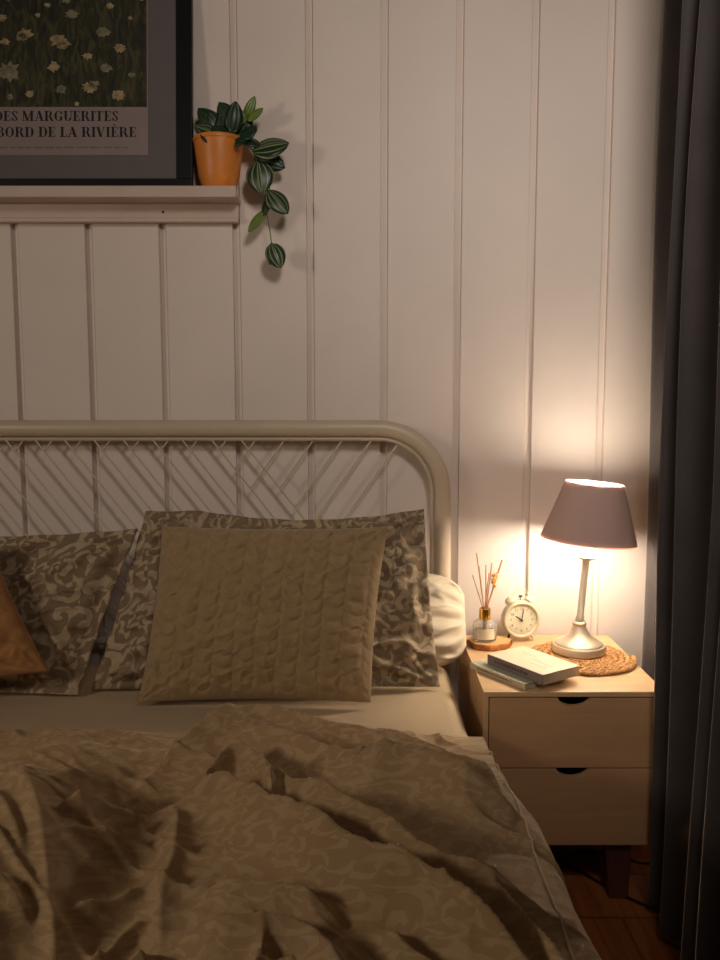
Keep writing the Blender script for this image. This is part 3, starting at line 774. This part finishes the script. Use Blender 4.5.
# framed poster leaning
lean = math.radians(5.2)
FW, FH, RW = .74, 1.04, .045
YB = -.078                        # y of the front face at the bottom
xr = at(191.5, 120, YB+.01).x
fr = thing('framed_poster', 'black framed daisy poster on a grey mount leaning on the picture ledge', 'picture', (xr-FW/2, YB, SZ+.0015))
fr.rotation_euler = (-lean, 0, 0)
D = .022
for nm_, (x0, z0, x1, z1) in {'top_rail': (-FW/2, FH-RW, FW/2, FH), 'bottom_rail': (-FW/2, 0, FW/2, RW), 'left_stile': (-FW/2, RW, -FW/2+RW, FH-RW), 'right_stile': (FW/2-RW, RW, FW/2, FH-RW)}.items():
    MB().box(x0, 0, z0, x1, D, z1).build(nm_, M['black'], fr, bevel=.0015)
MB().box(-FW/2+RW-.003, .012, RW-.003, FW/2-RW+.003, .016, FH-RW+.003).build('mount', M['mount'], fr)
bpy.context.view_layer.update()
Mi = (Matrix.Translation(fr.location) @ Matrix.Rotation(-lean, 4, 'X')).inverted()
def onposter(px, py, yl=.0115):
    o = Mi @ EYE; d = (Mi.to_3x3() @ ray(px, py)); k_ = (yl-o.y)/d.y; return o+d*k_
pr0 = onposter(148, 107); xR = pr0.x; zBp = pr0.z; zTp = FH-RW-.10; xL = -xR
pz = onposter(148, 155).z
MB().box(xL, .0112, pz, xR, .0119, zTp).build('poster_paper', M['paper'], fr)
prt = MB().box(xL, .0108, zBp, xR-.003, .0112, zTp-.003).build('painting', M['print'], fr)
# painted daisies
rnd = random.Random(4); fl = MB()
spots = [(8, 72, 13), (25, 34, 9), (22, 37, 7), (58, 40, 10), (63, 45, 8), (103, 32, 8), (72, 14, 7), (2, 18, 6), (87, 56, 6), (106, 68, 7), (120, 48, 6), (54, 67, 7), (61, 89, 6), (90, 88, 9), (94, 84, 6), (118, 95, 7), (30, 94, 5), (5, 42, 6), (132, 75, 4), (77, 104, 3), (10, 97, 4), (38, 15, 3), (130, 18, 3), (48, 5, 4), (110, 6, 4)]
loc_spots = []
for px, py, r in spots:
    p = onposter(px, py, .0105); loc_spots.append((p.x, p.z, r/335.))
for k_ in range(70):
    x_ = rnd.uniform(xL+.01, xR-.012); z_ = rnd.uniform(zBp+.012, zTp-.02)
    p0 = onposter(-4, 0); 
    if x_ > p0.x and z_ < p0.z: continue
    loc_spots.append((x_, z_, rnd.uniform(.008, .03)*(.7 if z_ > p0.z+.15 else 1)))
for (x_, z_, r) in loc_spots:
    n = rnd.randint(7, 10); a0 = rnd.random()*6; m_ = 0 if rnd.random() < .6 else 1; sq = rnd.uniform(.6, .9)
    pts = []
    for i in range(n*2):
        rr_ = r*(rnd.uniform(.7, 1.1) if i % 2 == 0 else rnd.uniform(.5, .85)); a = a0+i*PI/n; pts.append((min(max(x_+rr_*math.cos(a), xL+.001), xR-.004), max(z_+rr_*sq*math.sin(a), zBp+.001)))
    v = [(x_, .0104, z_)]+[(x, .0104, z) for x, z in pts]; N2 = len(pts)
    fl.add(v, [(0, i+1, (i+1) % N2+1) for i in range(N2)], m_)
fl.build('painted_daisies', None, fr, mats=[M['petal'], M['petal2']])
# lettering built stroke by stroke (high contrast serif capitals), unit height 1
T_, t0 = .20, .055
def Q(*p): return [p]
def rc(x0, y0, x1, y1): return [[(x0, y0), (x1, y0), (x1, y1), (x0, y1)]]
def srf(x, y, w=.36): return rc(x-w/2, y, x+w/2, y+t0)
def arc(cx, cy, rx, ry, a0, a1, wt, hn=14):
    out = []; pa = []
    for i in range(hn+1):
        a = a0+(a1-a0)*i/hn; c_, s_ = math.cos(a), math.sin(a)
        inx = rx-(t0+(wt-t0)*abs(c_)**1.3); iny = ry-t0
        pa.append(((cx+rx*c_, cy+ry*s_), (cx+inx*c_, cy+iny*s_)))
    for i in range(hn): out.append([pa[i][0], pa[i+1][0], pa[i+1][1], pa[i][1]])
    return out
def stem(x): return rc(x, 0, x+T_, 1)
def bar(p, q, w):   # slanted stroke with horizontal ends
    return [[(p[0]-w/2, p[1]), (p[0]+w/2, p[1]), (q[0]+w/2, q[1]), (q[0]-w/2, q[1])]]
def serifed(x): return srf(x+T_/2, 0)+srf(x+T_/2, 1-t0)
G = {
 'I': (.40, stem(.10)+serifed(.10)),
 'D': (.82, stem(.10)+rc(0, 0, .45, t0)+rc(0, 1-t0, .45, 1)+arc(.42, .5, .36, .5, -PI/2, PI/2, .21)),
 'E': (.68, stem(.10)+rc(0, 0, .62, t0)+rc(0, 1-t0, .60, 1)+rc(.2, .47, .46, .47+t0)+bar((.60, .28), (.615, 0), .05)+bar((.575, .74), (.59, 1), .05)+bar((.45, .36), (.45, .63), .045)),
 'L': (.64, stem(.10)+rc(0, 0, .60, t0)+srf(.20, 1-t0)+bar((.575, .32), (.60, 0), .05)),
 'T': (.74, stem(.27)+srf(.37, 0)+rc(.02, 1-t0, .72, 1)+bar((.045, .72), (.03, 1), .05)+bar((.695, .72), (.71, 1), .05)),
 'S': (.60, arc(.30, .735, .25, .265, PI*.12, PI, .16)+arc(.30, .265, .26, .265, -PI, PI*0, .16)+[[(.05, .735), (.21, .735), (.56, .265), (.40, .265)]]+bar((.52, .70), (.53, .98), .045)+bar((.055, .02), (.065, .32), .045)),
 'M': (1.08, rc(.10, 0, .10+t0, 1)+bar((.50, 0), (.16, 1), .20)+bar((.50, 0), (.83, 1), .055)+rc(.76, 0, .96, 1)+srf(.13, 0, .26)+srf(.86, 0)+rc(0, 1-t0, .26, 1)+rc(.76, 1-t0, 1.05, 1)),
 'A': (.84, bar((.12, 0), (.42, 1), .055)+bar((.68, 0), (.40, 1), .21)+rc(.22, .28, .60, .28+t0)+srf(.12, 0, .26)+srf(.68, 0, .34)),
 'V': (.80, bar((.40, 0), (.14, 1), .21)+bar((.40, 0), (.68, 1), .055)+srf(.14, 1-t0, .36)+srf(.68, 1-t0, .24)),
 'U': (.80, rc(.10, .28, .10+T_, 1)+rc(.66, .28, .66+t0, 1)+arc(.41, .30, .31, .30, PI, 2*PI, .20)+srf(.20, 1-t0)+srf(.69, 1-t0, .24)),
 'G': (.82, arc(.42, .5, .38, .5, PI*.16, PI*1.72, .21)+rc(.54, .06, .54+T_, .42)+srf(.64, .42-t0, .34)+bar((.72, .68), (.735, .97), .045)),
 'O': (.84, arc(.42, .5, .38, .5, 0, 2*PI, .21, 28)),
 'B': (.74, stem(.10)+rc(0, 0, .42, t0)+rc(0, 1-t0, .42, 1)+rc(.25, .49, .42, .49+t0)+arc(.40, .755, .25, .245, -PI/2, PI/2, .18)+arc(.40, .27, .30, .27, -PI/2, PI/2, .20)),
 'R': (.84, stem(.10)+srf(.20, 0)+rc(0, 1-t0, .44, 1)+rc(.25, .47, .44, .47+t0)+arc(.42, .735, .26, .265, -PI/2, PI/2, .19)+bar((.70, 0), (.50, .50), .19)+rc(.62, 0, .84, t0)),
}
G['È'] = (.68, G['E'][1]+[[(.20, 1.26), (.34, 1.26), (.42, 1.08), (.36, 1.08)]])
G[' '] = (.30, [])
def write(b, text, x_right, z0, h, x_left, y):
    tot = sum(G[c][0]+.04 for c in text); sx = (x_right-x_left)/tot; x = x_left
    for c in text:
        w_, polys = G[c]
        for p in polys: b.add([(x+q[0]*sx, y, z0+q[1]*h) for q in p], [tuple(range(len(p)))])
        x += (w_+.04)*sx
tx = MB()
a = onposter(-6, 121); b_ = onposter(119, 121); tp = onposter(119, 111)
write(tx, 'DES MARGUERITES', b_.x, a.z, tp.z-b_.z, a.x, .0106)
a = onposter(-27, 137); b_ = onposter(137, 137); tp = onposter(137, 127)
write(tx, 'AU BORD DE LA RIVIÈRE', b_.x, a.z, tp.z-b_.z, a.x, .0106)
tx.build('lettering', M['ink'], fr)
sm_ = MB(); x = onposter(-15, 147).x; xe = onposter(130, 147).x; zz = onposter(0, 148.3).z; hh = .0042
while x < xe:
    for _ in range(rnd.randint(4, 9)):
        w_ = rnd.uniform(.0022, .0034); sm_.add([(x, .0106, zz), (x+w_*.6, .0106, zz), (x+w_*.6, .0106, zz+hh), (x, .0106, zz+hh)], [(0, 1, 2, 3)]); x += w_+.001
    x += .006
sm_.build('small_print', M['ink2'], fr)

# plant
PY = -.056
pb = at(220, 186, PY)
pot_c = Vector((at(219, 165, PY).x, PY, SZ))
ptop = at(219, 139, PY).z-SZ
pl = thing('potted_plant', 'small trailing plant with striped leaves in an orange pot at the ledge end', 'plant', pot_c)
MB().lathe([(0, 0), (.034, 0), (.0365, .003), (.048, .022), (.058, .055), (.068, ptop-.022), (.069, ptop-.012), (.0715, ptop-.010), (.072, ptop-.002), (.071, ptop), (.066, ptop), (.064, ptop-.02), (.045, ptop-.022), (0, ptop-.022)], 44).build('pot', M['terracotta'], pl, True)
MB().lathe([(0, ptop-.021), (.0635, ptop-.019), (.0635, ptop-.016), (.03, ptop-.010), (0, ptop-.008)], 24).build('soil', M['soil'], pl, True)
def leaf(base, tip, wid, nrm, mat, cup=.25, droop=.15):
    """one oval leaf from base to tip, facing nrm"""
    b = Vector(base); t = Vector(tip); ax = t-b; L = ax.length; ax.normalize()
    n = Vector(nrm); n = (n-ax*n.dot(ax)).normalized(); sd = ax.cross(n).normalized()
    nu_, nv_ = 9, 13; vs = []; uv_ = []
    for j in range(nv_):
        q = j/(nv_-1); w = wid*.5*max(.02, math.sin(PI*q**.85)**.62)
        for i in range(nu_):
            u_ = i/(nu_-1)*2-1
            off = (-cup*(abs(u_)**1.5)*w+droop*L*math.sin(PI*q)*.5+.0012*math.cos(u_*9)) 
            vs.append(b+ax*(L*q)+sd*(w*u_)+n*off); uv_.append(((u_*w/(wid*.5)+1)/2, q))
    o_ = obj('leaf', [v_-pot_c for v_ in vs], grid_faces(nu_, nv_), mat, pl, uv=uv_)
    s2 = o_.modifiers.new('thick', 'SOLIDIFY'); s2.thickness = .0008
    return o_
def A(px, py, dy=0): return at(px, py, PY-.02+dy)
# trailing leaves as seen (base, tip, width in m, facing, material, depth)
LV = [((252, 151), (289, 143), .066, (.2, -.8, .6), 'leafs', -.02), ((254, 153), (285, 168), .046, (.3, -.9, -.1), 'leafd', .01),
      ((258, 160), (262, 194), .062, (-.1, -1, .15), 'leafs', -.015), ((268, 190), (288, 214), .050, (.4, -.9, .2), 'leafs', -.01),
      ((270, 196), (263, 216), .026, (-.5, -.8, .1), 'leafd', 0), ((266, 210), (248, 232), .026, (-.2, -.9, .4), 'leafl', 0),
      ((271, 243), (281, 268), .044, (.1, -1, .2), 'leafs', -.01), ((272, 245), (270, 265), .024, (-.6, -.8, .1), 'leafd', .005),
      ((237, 132), (219, 102), .046, (-.2, -.9, .3), 'leafd', 0), ((232, 134), (236, 101), .040, (.2, -.9, .2), 'leafd', -.02),
      ((224, 134), (198, 108), .048, (-.2, -.8, .5), 'leafd', .015), ((221, 136), (194, 126), .044, (-.1, -.8, .5), 'leafs', -.02),
      ((215, 137), (208, 112), .05, (0, -1, .3), 'leafd', .01), ((228, 136), (222, 110), .044, (0, -1, .4), 'leafd', .0),
      ((238, 136), (250, 113), .040, (.3, -.9, .3), 'leafd', .01), ((240, 137), (257, 127), .040, (.2, -.7, .6), 'leafd', -.02),
      ((245, 120), (255, 96), .022, (.3, -.9, .2), 'leafl', .0), ((247, 121), (263, 108), .022, (.2, -.8, .5), 'leafl', -.005), ((244, 124), (238, 108), .02, (-.3, -.9, .2), 'leafl', -.01),
      ((229, 138), (212, 126), .046, (0, -.8, .6), 'leafd', -.03), ((236, 139), (246, 142), .04, (.1, -.7, .7), 'leafd', -.03), ((216, 138), (200, 132), .04, (0, -.8, .6), 'leafd', -.03),
      ((242, 138), (262, 146), .036, (.2, -.7, .7), 'leafd', -.01), ((228, 130), (246, 118), .036, (.1, -.9, .3), 'leafs', .02)]
for (b0, t1, w, nn, mt_, dy) in LV:
    leaf(A(*b0, dy), A(*t1, dy-.006), w*1.3, nn, M[mt_])
def stemm(pts, r=.0014):
    MB().tube([v_-pot_c for v_ in spline(pts, 6)], r, 6).build('stem', M['stem'], pl, True)
root = pot_c+Vector((.01, 0, ptop-.012))
stemm([root, A(236, 134), A(250, 146), A(256, 158), A(266, 178), A(270, 194), A(267, 212), A(270, 232), A(272, 246)])
stemm([root, A(240, 134), A(246, 122), A(252, 110)], .0012)
stemm([A(250, 146), A(253, 152)], .001)
for (b0, t1, w, nn, mt_, dy) in LV[8:16]+LV[19:]:
    stemm([root+Vector((random.uniform(-.02, .02), random.uniform(-.015, .015), 0)), A(*b0, dy)], .0011)

# ------------------------------------------------------------------ curtain
ctrl = [(.93, -.035), (.832, -.10), (.90, -.20), (.86, -.30), (.915, -.40), (.84, -.49), (.709, -.563), (.765, -.60), (.775, -.635), (.708, -.66), (.78, -.72), (.80, -.80), (.705, -.85), (.75, -.885), (.712, -.915), (.78, -.96), (.785, -1.02), (.695, -1.08), (.74, -1.11), (.70, -1.135), (.78, -1.16), (.79, -1.24), (.70, -1.32), (.78, -1.40), (.79, -1.5), (.70, -1.6), (.78, -1.7), (.79, -1.8), (.70, -1.9), (.78, -2.0)]
sp1 = spline([Vector((x, y, 0)) for x, y in ctrl], 9)
nz_ = 70; vs = []
for j in range(nz_):
    z = .025+(2.60-.025)*j/(nz_-1)
    low = max(0, 1-z/1.1)
    for p in sp1:
        fw = min(1, max(0, (-p.y-.62)/.5))
        amp = 1-.25*math.exp(-((z-2.6)/.5)**2)
        x = .78+(p.x-.78)*(amp if p.y < -.6 else 1)-.055*fw*low+.006*math.sin(z*3+p.y*9)
        y = p.y+(.06*fw*low*-1)+.008*math.sin(z*2.2+p.y*14)*fw
        vs.append((x, y, z+.01*math.sin(p.y*20)*low))
cu = obj('curtain', vs, grid_faces(len(sp1), nz_), M['curtain'])
tag(cu, 'long charcoal velvet curtain hanging in folds right of the nightstand', 'curtain')
cs = cu.modifiers.new('thick', 'SOLIDIFY'); cs.thickness = .003

# floor cables behind the nightstand legs
def cable(pxs, name, label, r=.0035):
    pts = [onz(px, py, .004) for px, py in pxs]
    o_ = MB().tube(spline(pts, 8), r, 8).build(name, M['cord'], None, True); tag(o_, label, 'cable'); return o_
cable([(555, 862), (575, 853), (590, 851.5), (606, 853), (628, 859), (645, 863), (665, 862)], 'cable', 'thin dark cable, the farther of two on the floor behind the nightstand leg')
cable([(560, 858), (580, 871), (600, 883), (618, 893), (640, 903), (662, 912), (680, 930)], 'cable', 'thin dark cable slanting across the floor towards the curtain hem', .0042)

# ------------------------------------------------------------------ light
def light(name, typ, loc, e, col, size=.1, rot=None, **kw):
    l = bpy.data.lights.new(name, typ); l.energy = e; l.color = col
    if typ == 'AREA': l.shape = 'DISK'; l.size = size
    elif typ in ('POINT', 'SPOT'): l.shadow_soft_size = size
    for a, b in kw.items(): setattr(l, a, b)
    o_ = bpy.data.objects.new(name, l); C.objects.link(o_); o_.location = loc
    if rot: o_.rotation_euler = (Vector(rot)-Vector(loc)).to_track_quat('-Z', 'Y').to_euler()
    return o_
light('left_room_lamp', 'AREA', (-2.2, -2.2, 1.75), 12.5, (1, .84, .69), .5, (.1, -1.0, .6))
light('wall_fill_light', 'AREA', (.38, -2.5, 2.5), 7.2, (1, .875, .79), .5, (.72, 0, 1.9), spread=math.radians(96))  # unseen fill added to brighten the wall, spread cut to spare the bed
w = bpy.data.worlds.new('world'); bpy.context.scene.world = w; w.use_nodes = True
w.node_tree.nodes['Background'].inputs[0].default_value = (.85, .62, .48, 1); w.node_tree.nodes['Background'].inputs[1].default_value = .05
vs_ = bpy.context.scene.view_settings; vs_.view_transform = 'Standard'; vs_.look = 'None'; vs_.exposure = 0; vs_.gamma = 1
